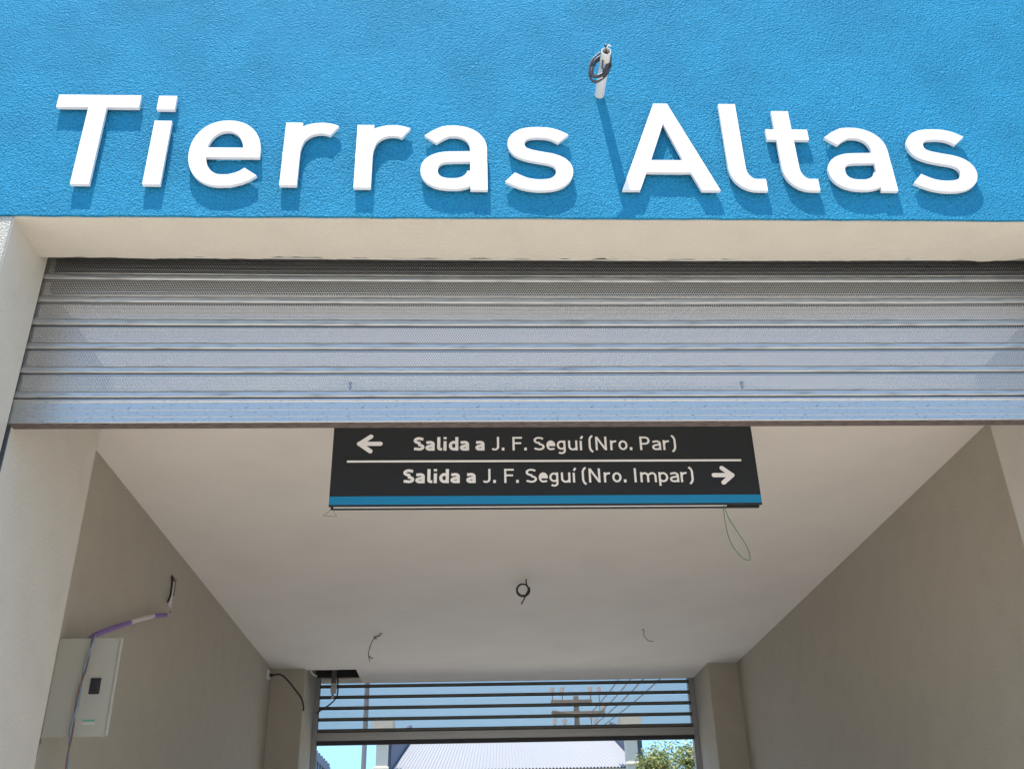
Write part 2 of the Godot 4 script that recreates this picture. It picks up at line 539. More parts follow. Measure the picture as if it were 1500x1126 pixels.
# ------------------------------------------------------------------ shutters
# one slat: [drop, out] across the curtain; the upper strip is perforated, the lower is a rolled lip
func slat_meshes(x0: float, x1: float, pitch: float, sag: float, face: float, seed_: int) -> Array:
	rng.seed = seed_
	var lean := rng.randf_range(-0.0012, 0.0012)
	var dent := FastNoiseLite.new()
	dent.seed = seed_
	dent.frequency = 0.9
	dent.fractal_octaves = 3
	var flat := [[0.0005, 0.0], [0.016, 0.0007], [0.0175, 0.0001], [0.034, 0.0007], [0.0355, 0.0001], [0.052, 0.0007], [0.0535, 0.0001], [0.0705, 0.0]]
	var lip := [[0.0705, 0.0], [0.0722, -0.0016], [0.0775, 0.003], [0.0805, 0.0042], [0.087, 0.0046], [0.0885, 0.0042], [0.0945, 0.0046], [0.0985, 0.0032], [0.1012, 0.0], [0.1022, -0.005]]
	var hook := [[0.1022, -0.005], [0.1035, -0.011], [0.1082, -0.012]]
	var scale := pitch / 0.1075
	var n := 48
	var out := []
	for part in [flat, lip, hook]:
		var st := tool()
		for i in n:
			var xa := lerpf(x0, x1, float(i) / n)
			var xb := lerpf(x0, x1, float(i + 1) / n)
			var sa := -sag * (1.0 - pow((xa - (x0 + x1) / 2) / ((x1 - x0) / 2), 2))
			var sb := -sag * (1.0 - pow((xb - (x0 + x1) / 2) / ((x1 - x0) / 2), 2))
			for k in part.size() - 1:
				var d0: float = part[k][0] * scale
				var d1: float = part[k + 1][0] * scale
				var la := lean + 0.0011 * dent.get_noise_1d(xa)
				var lb := lean + 0.0011 * dent.get_noise_1d(xb)
				var o0: float = (part[k][1] + la * part[k][0] / 0.07) * face
				var o1: float = (part[k + 1][1] + la * part[k + 1][0] / 0.07) * face
				var p0: float = (part[k][1] + lb * part[k][0] / 0.07) * face
				var p1: float = (part[k + 1][1] + lb * part[k + 1][0] / 0.07) * face
				var nn := Vector3(0, (o1 - o0) * face, d1 - d0).normalized() * Vector3(1, 1, face)
				var cell := Vector2(0.0095, 0.0095 * 84.0 / 48.0) if part == flat else Vector2(1, 1)
				var u := func(x: float, dd: float) -> Vector2: return Vector2(x / cell.x, dd / cell.y + seed_ * 0.37)
				quad(st, Vector3(xa, -d0 + sa, o0), Vector3(xb, -d0 + sb, p0), Vector3(xb, -d1 + sb, p1), Vector3(xa, -d1 + sa, o1), nn,
					u.call(xa, d0), u.call(xb, d0), u.call(xb, d1), u.call(xa, d1))
		out.append(st.commit())
	return out

func add_slat(parent: Node, x0: float, x1: float, y: float, z: float, pitch: float, sag: float, face: float, sd: int, lip_mat: Material = null) -> void:
	var ms := slat_meshes(x0, x1, pitch, sag, face, sd)
	var lip := put("slat", ms[1], lip_mat if lip_mat else M.galv, parent, Vector3(0, y, z))
	put("perforated_strip", ms[0], M.perf, lip)
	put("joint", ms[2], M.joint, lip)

# ------------------------------------------------------------------ scene
func _ready() -> void:
	rng.seed = 7
	# camera
	var cam := Camera3D.new()
	cam.name = "camera"
	cam.position = Vector3(0, 1.6, 3.0)
	cam.rotation_degrees = Vector3(28.285, -2.784, -1.443)
	cam.fov = 42.57
	cam.near = 0.05
	cam.far = 600.0
	add_child(cam)
	cam.current = true
	# sky, exposure
	var we := WorldEnvironment.new()
	we.name = "environment"
	var env := Environment.new()
	env.background_mode = Environment.BG_SKY
	var sky := Sky.new()
	var sm := ProceduralSkyMaterial.new()
	sm.sky_top_color = Color(0.56, 0.67, 0.83)
	sm.sky_horizon_color = Color(0.45, 0.67, 0.75)
	sm.sky_curve = 0.16
	sm.ground_bottom_color = Color(0.45, 0.43, 0.40)
	sm.ground_horizon_color = Color(0.62, 0.68, 0.72)
	sm.sun_angle_max = 12.0
	sky.sky_material = sm
	env.sky = sky
	env.tonemap_mode = Environment.TONE_MAPPER_LINEAR
	env.tonemap_exposure = 2.55
	env.sdfgi_enabled = true
	env.ssao_enabled = true
	env.ssil_enabled = true
	we.environment = env
	add_child(we)
	# sun
	var sun := DirectionalLight3D.new()
	sun.name = "sun"
	sun.light_energy = 1.06
	sun.light_color = Color(1.0, 0.965, 0.91)
	sun.light_angular_distance = 0.5
	sun.shadow_enabled = true
	sun.look_at_from_position(Vector3.ZERO, Vector3(0.45, -3.7, -1.0), Vector3.RIGHT)
	add_child(sun)

	build_materials()
	build_ground()
	build_building()
	build_front_shutter()
	build_rear_shutter()
	build_letters()
	build_pipe()
	build_hanging_sign()
	build_passage_fittings()
	build_street_behind()

func build_ground() -> void:
	struct("ground", box(Vector3(-250, -0.5, -300), Vector3(250, -0.15, 250), 0.0), M.asphalt)
	struct("pavement", box(Vector3(-40, -0.3, 0.06), Vector3(40, 0.0, 5.5), 0.02), M.pavement)
	struct("road", box(Vector3(-40, -0.3, 5.5), Vector3(40, -0.14, 14), 0.0), M.asphalt)
	struct("passage_floor", box(Vector3(-3, -0.3, ZE), Vector3(3.6, 0.004, 0.06), 0.0), M.floor)
	struct("rear_pavement", box(Vector3(-40, -0.3, ZE - 4.0), Vector3(40, 0.0, ZE), 0.02), M.pavement)

func build_building() -> void:
	var b := thing("entrance_building", "blue and beige entrance building with a wide shuttered passage through it", "building", Vector3(0, 0, 0))
	var top := 6.2
	# blue rendered front above the opening, its lower edge a little ragged
	var st := tool()
	var n := 240
	var x0 := -6.0
	var x1 := 7.0
	var jag := FastNoiseLite.new()
	jag.seed = 4
	jag.frequency = 6.0
	jag.fractal_octaves = 3
	for i in n:
		var xa := lerpf(x0, x1, float(i) / n)
		var xb := lerpf(x0, x1, float(i + 1) / n)
		var ya := YS + 0.002 + 0.004 * jag.get_noise_1d(xa)
		var yb := YS + 0.002 + 0.004 * jag.get_noise_1d(xb)
		quad(st, Vector3(xa, ya, 0), Vector3(xb, yb, 0), Vector3(xb, top, 0), Vector3(xa, top, 0), Vector3.BACK)
		quad(st, Vector3(xa, ya, 0), Vector3(xb, yb, 0), Vector3(xb, yb + 0.001, -0.012), Vector3(xa, ya + 0.001, -0.012), Vector3.DOWN)
	quad(st, Vector3(x0, top, 0), Vector3(x1, top, 0), Vector3(x1, top, -0.012), Vector3(x0, top, -0.012), Vector3.UP)
	put("blue_render", st.commit(), M.blue, b)
	# lintel with a rough back edge to its soffit
	put("lintel", box(Vector3(XL, YS + 0.012, -0.232), Vector3(XR, top, -0.013), 0.0), M.beige, b)
	st = tool()
	n = 300
	var rag := FastNoiseLite.new()
	rag.seed = 9
	rag.frequency = 5.0
	rag.fractal_octaves = 4
	for i in n:
		var xa := lerpf(XL, XR, float(i) / n)
		var xb := lerpf(XL, XR, float(i + 1) / n)
		var za := -0.268 + 0.018 * rag.get_noise_1d(xa) + 0.012 * maxf(0.0, rag.get_noise_1d(xa * 3.1 + 50) - 0.25)
		var zb := -0.268 + 0.018 * rag.get_noise_1d(xb) + 0.012 * maxf(0.0, rag.get_noise_1d(xb * 3.1 + 50) - 0.25)
		quad(st, Vector3(xa, YS, -0.013), Vector3(xb, YS, -0.013), Vector3(xb, YS, zb), Vector3(xa, YS, za), Vector3.DOWN)
		quad(st, Vector3(xa, YS, za), Vector3(xb, YS, zb), Vector3(xb, YS + 0.0115, zb - 0.004), Vector3(xa, YS + 0.0115, za - 0.004), Vector3.FORWARD)
		quad(st, Vector3(xa, YS, -0.013), Vector3(xb, YS, -0.013), Vector3(xb, YS + 0.0115, -0.013), Vector3(xa, YS + 0.0115, -0.013), Vector3.BACK)
	put("soffit", st.commit(), M.beige, b)
	# front piers, split by the guide slot of the shutter
	for s in [[-6.0, XL], [XR, 7.0]]:
		var left: bool = s[0] < 0
		put("pier", box(Vector3(s[0], 0, -0.328), Vector3(s[1], top, -0.0125), 0.004), M.beige, b)
		put("pier_render", box(Vector3(s[0], 0, -0.0125), Vector3(s[1] - 0.003 if left else s[1], YS - 0.0005, -0.0065), 0.002) if left else box(Vector3(s[0] + 0.003, 0, -0.0125), Vector3(s[1], YS - 0.0005, -0.0065), 0.002), M.white_stucco, b)
		put("pier", box(Vector3(s[0], 0, ZF), Vector3(s[1], top, -0.355), 0.004), M.beige, b)
		var slot_x: float = XL - 0.06 if left else XR + 0.06
		put("guide_slot", box(Vector3(s[0], 0, -0.3545), Vector3(slot_x, top, -0.3285), 0.0) if left else box(Vector3(slot_x, 0, -0.3545), Vector3(s[1], top, -0.3285), 0.0), M.beige, b)
	# passage walls and rear piers
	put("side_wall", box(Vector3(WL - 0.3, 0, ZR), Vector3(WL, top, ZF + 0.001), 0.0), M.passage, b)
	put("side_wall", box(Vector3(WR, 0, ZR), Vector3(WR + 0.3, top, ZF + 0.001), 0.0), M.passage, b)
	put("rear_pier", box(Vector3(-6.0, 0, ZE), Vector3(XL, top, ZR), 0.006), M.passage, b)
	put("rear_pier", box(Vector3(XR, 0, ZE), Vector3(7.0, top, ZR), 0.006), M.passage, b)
	put("rear_lintel", box(Vector3(XL, YS + 0.03, ZE), Vector3(XR, top, -8.29), 0.004), M.passage, b)
	# ceiling board with one corner left open
	var hx := -1.19
	var hz := -7.49
	put("ceiling", box(Vector3(WL, YC, hz), Vector3(WR, YC + 0.013, -0.43), 0.0), M.ceiling, b)
	put("ceiling", box(Vector3(hx, YC, -8.15), Vector3(XR, YC + 0.013, hz - 0.0002), 0.0), M.ceiling, b)
	put("housing_board", box(Vector3(XL, YC - 0.02, -0.43), Vector3(XR, YC + 0.6, -0.40), 0.0), M.dark, b)  # unseen dark board, added to keep passage light off the top slats
	# roof slab; added boxes painted dark to give the unlit space over the ceiling
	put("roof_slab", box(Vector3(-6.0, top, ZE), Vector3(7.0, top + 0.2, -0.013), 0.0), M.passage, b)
	put("cavity_shade_back", box(Vector3(XL - 0.02, YC + 0.30, -8.10), Vector3(hx + 0.5, YC + 0.32, -7.0), 0.0), M.dark, b)
	put("cavity_shade_wall", box(Vector3(hx + 0.25, YC + 0.014, -8.14), Vector3(hx + 0.27, YC + 0.30, -7.0), 0.0), M.dark, b)
	put("cavity_shade_front", box(Vector3(XL - 0.3, YC + 0.014, -7.02), Vector3(hx + 0.25, YC + 0.30, -7.0), 0.0), M.dark, b)
	put("cavity_shade_wall", box(Vector3(XL - 0.04, YC + 0.014, -8.14), Vector3(XL - 0.001, YC + 0.30, -7.43), 0.0), M.dark, b)
	put("cavity_shade_back", box(Vector3(XL, YC + 0.06, -8.145), Vector3(hx + 0.25, YC + 0.30, -8.135), 0.0), M.dark, b)
	for k in 3:
		put("ceiling_rail", box(Vector3(XL + 0.02, YC + 0.09 + 0.01 * k, -7.60 - 0.2 * k), Vector3(hx + 0.2, YC + 0.12 + 0.01 * k, -7.57 - 0.2 * k), 0.002), M.guide, b)

func build_front_shutter() -> void:
	var s := thing("rolling_shutter", "galvanised perforated rolling shutter, half raised, across the near end of the passage", "shutter", Vector3(0, 0, 0))
	var z := -0.335
	var pitch := 0.1075
	var base := 3.337
	var x0 := XL - 0.015
	var x1 := XR + 0.015
	for k in 8:
		add_slat(s, x0, x1, base + pitch * (k + 1), z, pitch, 0.0018 * k, 1.0, 40 + k)
	# bottom bar: a flat face with two faint ridges, then a turned-in foot
	var st := tool()
	var prof := [[0.0, -0.008], [0.001, 0.004], [0.010, 0.0055], [0.013, 0.003], [0.016, 0.0015], [0.0445, 0.0015], [0.046, 0.0026], [0.0475, 0.0015], [0.073, 0.0015], [0.0745, 0.0026], [0.076, 0.0015], [0.096, 0.0015], [0.0985, -0.001]]
	var n := 14
	for i in n:
		var xa := lerpf(x0, x1, float(i) / n)
		var xb := lerpf(x0, x1, float(i + 1) / n)
		for k in prof.size() - 1:
			var d0: float = prof[k][0]
			var d1: float = prof[k + 1][0]
			var o0: float = prof[k][1]
			var o1: float = prof[k + 1][1]
			quad(st, Vector3(xa, -d0, o0), Vector3(xb, -d0, o0), Vector3(xb, -d1, o1), Vector3(xa, -d1, o1), Vector3(0, o1 - o0, d1 - d0).normalized(), Vector2(xa, d0), Vector2(xb, d0), Vector2(xb, d1), Vector2(xa, d1))
	var bar := put("bottom_bar", st.commit(), M.bar, s, Vector3(0, base, z))
	put("foot", box(Vector3(x0, -0.101, -0.046), Vector3(x1, -0.0975, -0.0012), 0.001), M.rim, bar)
	put("back_flange", box(Vector3(x0, -0.0974, -0.046), Vector3(x1, -0.02, -0.043), 0.001), M.galv, bar)
	for x in [-1.58, -0.57, 0.11, 0.33, 1.27, 1.75]:
		var r := put("rivet", tube([Vector3(x, -0.088, 0.001), Vector3(x, -0.088, 0.0045)], 0.0042, 10, 1, false), M.steel, bar)
		r.position = Vector3.ZERO
	for side in [0, 1]:
		var gx := XL - 0.055 if side == 0 else XR + 0.055
		var dx := 1.0 if side == 0 else -1.0
		st = tool()
		add_box(st, Vector3(minf(gx, gx + dx * 0.058), 0.0, -0.354), Vector3(maxf(gx, gx + dx * 0.058), 4.2, -0.3515), 0.0005)
		add_box(st, Vector3(minf(gx, gx + dx * 0.003), 0.0, -0.3514), Vector3(maxf(gx, gx + dx * 0.003), 4.2, -0.3256), 0.0005)
		put("guide_rail", st.commit(), M.guide, s)

func build_rear_shutter() -> void:
	var s := thing("rolling_shutter", "see-through perforated rolling shutter at the far end of the passage, sky behind it", "shutter", Vector3(0, 0, 0))
	var z := -8.20
	var pitch := 0.1165
	var base := 3.375
	var x0 := XL - 0.02
	var x1 := XR + 0.02
	for k in 6:
		add_slat(s, x0, x1, base + pitch * (k + 1), z, pitch, 0.0, -1.0, 90 + k, M.backlit_lip)
	var bar := put("bottom_bar", box(Vector3(x0, base - 0.085, z - 0.02), Vector3(x1, base + 0.004, z + 0.006), 0.004), M.galv, s)
	put("ridge", box(Vector3(x0, base - 0.030, z + 0.0062), Vector3(x1, base - 0.022, z + 0.010), 0.002), M.galv, bar)
	put("rubber_foot", box(Vector3(x0, base - 0.128, z - 0.024), Vector3(x1, base - 0.0852, z + 0.008), 0.004), M.cable, bar)
	for side in [0, 1]:
		var gx := XL + 0.001 if side == 0 else XR - 0.001
		var dx := 1.0 if side == 0 else -1.0
		var st := tool()
		for zz in [z + 0.018, z - 0.034]:
			add_box(st, Vector3(minf(gx, gx + dx * 0.05), 0.0, zz), Vector3(maxf(gx, gx + dx * 0.05), 3.95, zz + 0.004), 0.001)
		put("guide_rail", st.commit(), M.steel, s)

func build_letters() -> void:
	var t := thing("station_name", "large white raised letters reading Tierras Altas on the blue wall", "lettering", Vector3(0, 4.055, 0))
	var zf := 0.027
	var L := [
		["T", -1.4645, 0.010, "white capital T, first letter of the name"], ["i", -1.2325, 0.010, "white letter i with a square dot"], ["e", -1.0815, 0.010, "white letter e of the first word"],
		["r", -0.7205, 0.010, "white letter r straight after the e"], ["r", -0.4405, 0.001, "white letter r before the a"], ["a", -0.188, -0.006, "white letter a of the first word"],
		["s", 0.1375, -0.008, "white letter s ending the first word"], ["A", 0.5875, -0.002, "white capital A with the pipe's shadow on its foot"], ["l", 1.013, -0.001, "white letter l after the capital A"],
		["t", 1.226, 0.001, "white letter t of the second word"], ["a", 1.4095, 0.0015, "white letter a of the second word"], ["s", 1.738, -0.001, "white letter s, last of the name"]]
	for l in L:
		raised_letter(l[0], Vector3(l[1] * 1.0042, l[2], zf), l[3], t)
	# the stand-off pins that carry them
	for x in [[-1.46, 0.05], [-1.46, 0.40], [-1.20, 0.05], [-1.20, 0.27], [-0.98, 0.045], [-0.94, 0.29], [-0.69, 0.06], [-0.69, 0.26], [-0.41, 0.06], [-0.41, 0.26], [0.04, 0.06], [0.04, 0.16], [-0.07, 0.02], [0.27, 0.02], [0.27, 0.16], [0.64, 0.08], [0.91, 0.08], [1.05, 0.2], [1.05, 0.4], [1.26, 0.18], [1.26, 0.36], [1.635, 0.06], [1.635, 0.16], [1.87, 0.03], [1.87, 0.165]]:
		put("pin", tube([Vector3(x[0], x[1], -0.002), Vector3(x[0], x[1], zf - 0.016)], 0.004, 6, 1, false), M.steel, t)

func build_pipe() -> void:
	var p := thing("white_pipe", "short white plastic pipe sticking straight out of the blue wall", "pipe", Vector3(0.537, 4.571, 0))
	var st := tool()
	# open pipe: outer skin, inner skin, end ring
	var n := 20
	for k in n:
		var a := TAU * k / n
		var b := TAU * (k + 1) / n
		var na := Vector3(cos(a), sin(a), 0)
		var nb := Vector3(cos(b), sin(b), 0)
		var ro := 0.0195
		var ri := 0.0165
		var l := 0.235
		quad(st, na * ro, nb * ro, nb * ro + Vector3(0, 0, l), na * ro + Vector3(0, 0, l), (na + nb).normalized())
		quad(st, na * ri + Vector3(0, 0, 0.02), nb * ri + Vector3(0, 0, 0.02), nb * ri + Vector3(0, 0, l), na * ri + Vector3(0, 0, l), -(na + nb).normalized())
		quad(st, na * ri + Vector3(0, 0, l), nb * ri + Vector3(0, 0, l), nb * ro + Vector3(0, 0, l), na * ro + Vector3(0, 0, l), Vector3.BACK)
	put("tube", st.commit(), M.pvc, p)
	# black cable wound in a loose coil that hangs over the pipe
	rng.seed = 5
	st = tool()
	var c := Vector3(0.517, 4.548, 0.175)
	var ax := Vector3(0.42, 0.90, 0.10).normalized()
	var bx := Vector3(0.90, -0.40, 0.02).normalized()
	var pts := [Vector3(0.537, 4.572, 0.17), Vector3(0.537, 4.573, 0.225), Vector3(0.538, 4.585, 0.246), Vector3(0.535, 4.60, 0.235)]
	for i in 74:
		var a := 1.2 + i * TAU / 12.0
		var turn := i / 12
		var ra := 0.066 + 0.006 * sin(turn * 2.1) - 0.002 * turn
		var rb := 0.031 + 0.006 * cos(turn * 1.7)
		var off := Vector3(0.004 * sin(turn * 1.3 + 1.0), 0.005 * cos(turn * 2.3), 0.010 * sin(turn * 1.9 + i * 0.2))
		pts.append(c + off + ax * ra * cos(a) + bx * rb * sin(a))
	pts.append(c + Vector3(0.006, -0.03, 0.022))
	pts.append(c + Vector3(0.010, 0.01, 0.028))
	add_tube(st, pts, 0.0036, 7, 4)
	tag(put("coiled_cable", st.commit(), M.coil), "black cable wound in a coil, hanging on the white pipe", "cable")
	# pale tail of the cable at the mouth of the pipe
	var tail := tube([Vector3(0.537, 4.575, 0.20), Vector3(0.537, 4.577, 0.238), Vector3(0.545, 4.587, 0.25), Vector3(0.552, 4.578, 0.252)], 0.0028, 6, 5)
	tag(put("cable_tail", tail, M.pvc), "short pale wire end curling from the mouth of the white pipe", "wire")

func build_hanging_sign() -> void:
	var s := thing("direction_sign", "black hanging exit sign with two arrows and a blue stripe below the near shutter", "sign", Vector3(0.3525, 3.64, -1.2))
	s.rotation_degrees.z = -0.12
	var w := 0.9895
	var h := 0.402
	var front := put("front_panel", box(Vector3(-w, -h, -0.010), Vector3(w, 0, 0.0), 0.0015), M.sign_black, s)
	put("back_panel", box(Vector3(-w + 0.006, -h - 0.003, -0.042), Vector3(w - 0.006, 0, -0.026), 0.0015), M.sign_black, s)
	put("core", box(Vector3(-w + 0.02, -h + 0.001, -0.0255), Vector3(w - 0.16, -0.002, -0.0105), 0.001), M.core, s)  # pale bar added in place of the daylight gap between the panels
	put("blue_stripe", box(Vector3(-w + 0.0005, -0.394, 0.0002), Vector3(w - 0.0005, -0.354, 0.0014), 0.0004), M.sign_blue, front)
	put("divider_line", box(Vector3(-0.920, -0.1865, 0.0002), Vector3(0.920, -0.1765, 0.0012), 0.0003), M.sign_white, front)
	var B := 0.208
	var R := 0.142
	var head := [["S", 0.0, B], ["a", 0.80, B], ["l", 1.575, B], ["i", 1.995, B], ["d", 2.355, B], ["a", 3.09, B], ["a", 4.124, B], ["J", 5.16, R], [".", 5.86, R], ["F", 6.61, R], [".", 7.36, R], ["S", 8.03, R], ["e", 8.87, R], ["g", 9.58, R], ["u", 10.35, R], ["í", 11.13, R], ["(", 11.73, R], ["N", 12.19, R], ["r", 13.18, R], ["o", 13.74, R], [".", 14.46, R]]
	print_line(front, head + [["P", 15.19, R], ["a", 16.01, R], ["r", 16.76, R], [")", 17.32, R]], Vector2(-0.6155, -0.128), 0.0700, 0.0012)
	print_line(front, head + [["I", 15.17, R], ["m", 15.60, R], ["p", 16.82, R], ["a", 17.56, R], ["r", 18.28, R], [")", 18.82, R]], Vector2(-0.6585, -0.291), 0.0702, 0.0012)
	var st := tool()
	print_stroke(st, [Vector2(-0.868, -0.092), Vector2(-0.770, -0.092)], 0.0215, 0.0014)
	print_stroke(st, [Vector2(-0.815, -0.055), Vector2(-0.866, -0.092), Vector2(-0.815, -0.130)], 0.0215, 0.0012)
	put("arrow", st.commit(), M.sign_white, front).set_meta("label", "white arrow pointing left")
	st = tool()
	print_stroke(st, [Vector2(0.782, -0.257), Vector2(0.868, -0.257)], 0.0215, 0.0014)
	print_stroke(st, [Vector2(0.823, -0.221), Vector2(0.867, -0.257), Vector2(0.823, -0.294)], 0.0215, 0.0012)
	put("arrow", st.commit(), M.sign_white, front).set_meta("label", "white arrow pointing right")
	for x in [-0.93, 0.9825]:
		put("hanger", box(Vector3(x - 0.007, -0.05, -0.0258), Vector3(x + 0.007, 0.262, -0.0148), 0.001), M.sign_black, s)
	# thin wire loops tied to its lower edge
	var loop := tube([Vector3(1.165, 3.245, -1.221), Vector3(1.163, 3.20, -1.22), Vector3(1.167, 3.11, -1.22), Vector3(1.183, 3.045, -1.22), Vector3(1.215, 2.995, -1.22), Vector3(1.243, 2.978, -1.22), Vector3(1.255, 2.990, -1.22), Vector3(1.248, 3.04, -1.22), Vector3(1.215, 3.11, -1.22), Vector3(1.185, 3.17, -1.22), Vector3(1.172, 3.215, -1.22), Vector3(1.167, 3.245, -1.221)], 0.0018, 6, 6)
	tag(put("wire_loop", loop, M.green_wire), "long green wire loop hanging under the right end of the black sign", "wire")
	var bit := tube([Vector3(-0.63, 3.236, -1.222), Vector3(-0.642, 3.22, -1.22), Vector3(-0.662, 3.205, -1.22), Vector3(-0.64, 3.2025, -1.22), Vector3(-0.60, 3.203, -1.22), Vector3(-0.612, 3.215, -1.22), Vector3(-0.618, 3.238, -1.222)], 0.0013, 6, 5)
	tag(put("wire_loop", bit, M.grey_cable), "small bent wire under the left end of the black sign", "wire")

func build_passage_fittings() -> void:
	# coil hanging from the middle of the ceiling
	var st := tool()
	var c := Vector3(0.405, 3.80, -4.42)
	var pts := [Vector3(0.435, YC + 0.01, -4.42), Vector3(0.432, 3.865, -4.42), Vector3(0.44, 3.83, -4.415)]
	for i in 27:
		var a := 0.3 - i * TAU / 12.0
		var turn := i / 12.0
		pts.append(c + Vector3((0.053 - 0.006 * turn) * cos(a), (0.052 - 0.006 * turn) * sin(a) + 0.003 * turn, 0.006 * sin(i * 0.9)))
	pts.append(c + Vector3(0.012, -0.06, 0.004))
	pts.append(c + Vector3(-0.002, -0.085, 0.006))
	pts.append(c + Vector3(-0.016, -0.108, 0.0))
	add_tube(st, pts, 0.0052, 7, 4)
	tag(put("ceiling_cable", st.commit(), M.cable), "black cable coiled in a ring, hanging from the middle of the passage ceiling", "cable")
	# thin cables where lamps will go
	var a1 := thing("ceiling_cable", "thin pale cable with a forked end hanging from the ceiling near the open hatch", "cable", Vector3(-0.814, YC, -6.03))
	put("sheath", tube([Vector3(0.0, 0.005, 0.0), Vector3(-0.012, -0.02, 0.0), Vector3(-0.05, -0.035, 0.01), Vector3(-0.078, -0.075, 0.01), Vector3(-0.098, -0.13, 0.0), Vector3(-0.104, -0.17, 0.0), Vector3(-0.102, -0.205, 0.0)], 0.0042, 6, 5), M.grey_cable, a1)
	put("knot", tube([Vector3(-0.005, -0.012, 0.0), Vector3(-0.03, -0.022, 0.006), Vector3(-0.055, -0.030, 0.01), Vector3(-0.06, -0.045, 0.006), Vector3(-0.035, -0.042, 0.0)], 0.0055, 6, 4), M.grey_cable, a1)
	put("core_wire", tube([Vector3(-0.102, -0.203, 0.0), Vector3(-0.098, -0.225, 0.0), Vector3(-0.088, -0.245, 0.0)], 0.0036, 6, 4), M.cable, a1)
	put("core_wire", tube([Vector3(-0.102, -0.200, 0.0), Vector3(-0.085, -0.213, 0.0), Vector3(-0.07, -0.220, 0.0), Vector3(-0.062, -0.222, 0.0)], 0.0042, 6, 4), M.cable, a1)
	put("ceiling_hole", tube([Vector3(0, 0.002, 0), Vector3(0, -0.0008, 0)], 0.016, 12, 1, false), M.dark, a1)
	var a2 := thing("ceiling_cable", "short thin cable hanging from the right part of the passage ceiling", "cable", Vector3(1.588, YC, -6.01))
	put("sheath", tube([Vector3(0.0, 0.005, 0.0), Vector3(0.008, -0.022, 0.0), Vector3(0.0, -0.036, 0.008), Vector3(0.006, -0.058, 0.004), Vector3(0.028, -0.085, 0.0), Vector3(0.045, -0.103, 0.0), Vector3(0.085, -0.108, 0.0)], 0.0034, 6, 5), M.grey_cable, a2)
	put("ceiling_hole", tube([Vector3(0, 0.002, 0), Vector3(0, -0.0008, 0)], 0.014, 12, 1, false), M.dark, a2)

	# electrical cabinet on the left wall with its door swung open towards the street
	var cab := thing("electrical_cabinet", "pale grey electrical cabinet on the left passage wall with its door swung open", "cabinet", Vector3(WL, 2.394, -2.0))
	put("body", box(Vector3(0.001, 0.10, -0.28), Vector3(0.09, 0.468, -0.012), 0.003), M.cabinet, cab)
	var door := put("door", box(Vector3(0.001, 0.0, -0.002), Vector3(0.312, 0.468, 0.006), 0.002), M.cabinet, cab)
	put("door_rim", box(Vector3(0.300, 0.0, 0.0062), Vector3(0.313, 0.468, 0.0125), 0.002), M.cabinet, door)
	put("latch", box(Vector3(0.190, 0.196, 0.0062), Vector3(0.240, 0.272, 0.013), 0.003), M.cable, door)
	put("latch_handle", box(Vector3(0.201, 0.212, 0.0132), Vector3(0.229, 0.260, 0.017), 0.002), M.cable, door)
	for y in [0.074, 0.060]:
		put("label_stripe", box(Vector3(0.182, y - 0.0035, 0.0062), Vector3(0.242, y + 0.0035, 0.0068), 0.0002), M.green_label if y > 0.07 else M.tape, door)
	for y in [0.06, 0.39]:
		put("hinge", tube([Vector3(0.006, y, -0.006), Vector3(0.006, y + 0.035, -0.006)], 0.005, 8, 1, false), M.steel, door)
	# two insulated wires twisted together in front of the door
	for k in 2:
		var w := []
		for i in 15:
			var f := i / 14.0
			var px := -1.866 - 0.023 * sin(f * PI) - 0.006 * f
			w.append(Vector3(px + 0.005 * cos(f * 15.0 + PI * k), lerpf(2.862, 2.12, f), -1.972 + 0.005 * sin(f * 15.0 + PI * k)))
		w.insert(0, Vector3(-1.880, 2.885, -2.03))
		tag(put("wire", tube(w, 0.0042, 6, 4), M.blue_wire if k == 0 else M.red_wire), ["light blue wire running down in front of the open cabinet door", "dull red wire twisted round the light blue wire at the cabinet door"][k], "wire")
	# purple corrugated conduit with a band of white tape
	var con := thing("conduit", "purple corrugated conduit with a band of white tape, rising from the cabinet", "conduit", Vector3.ZERO)
	var P := [Vector3(-1.985, 2.86, -2.13), Vector3(-1.985, 2.965, -2.32), Vector3(-1.985, 3.085, -2.62), Vector3(-1.985, 3.20, -2.92), Vector3(-1.985, 3.30, -3.20), Vector3(-1.985, 3.375, -3.45)]
	st = tool()
	var parts := [[0.0, 0.52, M.purple], [0.52, 0.80, M.tape], [0.80, 1.0, M.purple]]
	for q in parts:
		st = tool()
		var n := int(60 * (q[1] - q[0]))
		for i in n:
			var f0: float = lerpf(q[0], q[1], float(i) / n)
			var f1: float = lerpf(q[0], q[1], float(i + 1) / n)
			add_tube(st, [along(P, f0), along(P, f1)], 0.0145 if (i % 2 == 0 or q[2] == M.tape) else 0.0125, 10, 1, false)
		put("taped_band" if q[2] == M.tape else "tube", st.commit(), q[2], con)
	# chased slot in the wall with a cut cable
	var slot := thing("wall_box", "narrow open wire box in the left wall with a cut black cable", "wall box", Vector3(WL, 3.60, -3.69))
	st = tool()
	add_box(st, Vector3(-0.001, -0.105, -0.030), Vector3(0.0035, 0.080, 0.032), 0.002)
	put("back_plate", st.commit(), M.tape, slot)
	put("edge", box(Vector3(0.0, -0.02, -0.040), Vector3(0.010, 0.10, -0.031), 0.002), M.grey_cable, slot)
	put("mouth", box(Vector3(0.0036, 0.070, -0.01), Vector3(0.0050, 0.100, 0.070), 0.0005), M.dark, slot)
	put("cable", tube([Vector3(0.003, 0.088, 0.058), Vector3(0.014, 0.05, 0.062), Vector3(0.016, -0.03, 0.066), Vector3(0.014, -0.075, 0.080), Vector3(0.012, -0.098, 0.092)], 0.007, 7, 5), M.cable, slot)
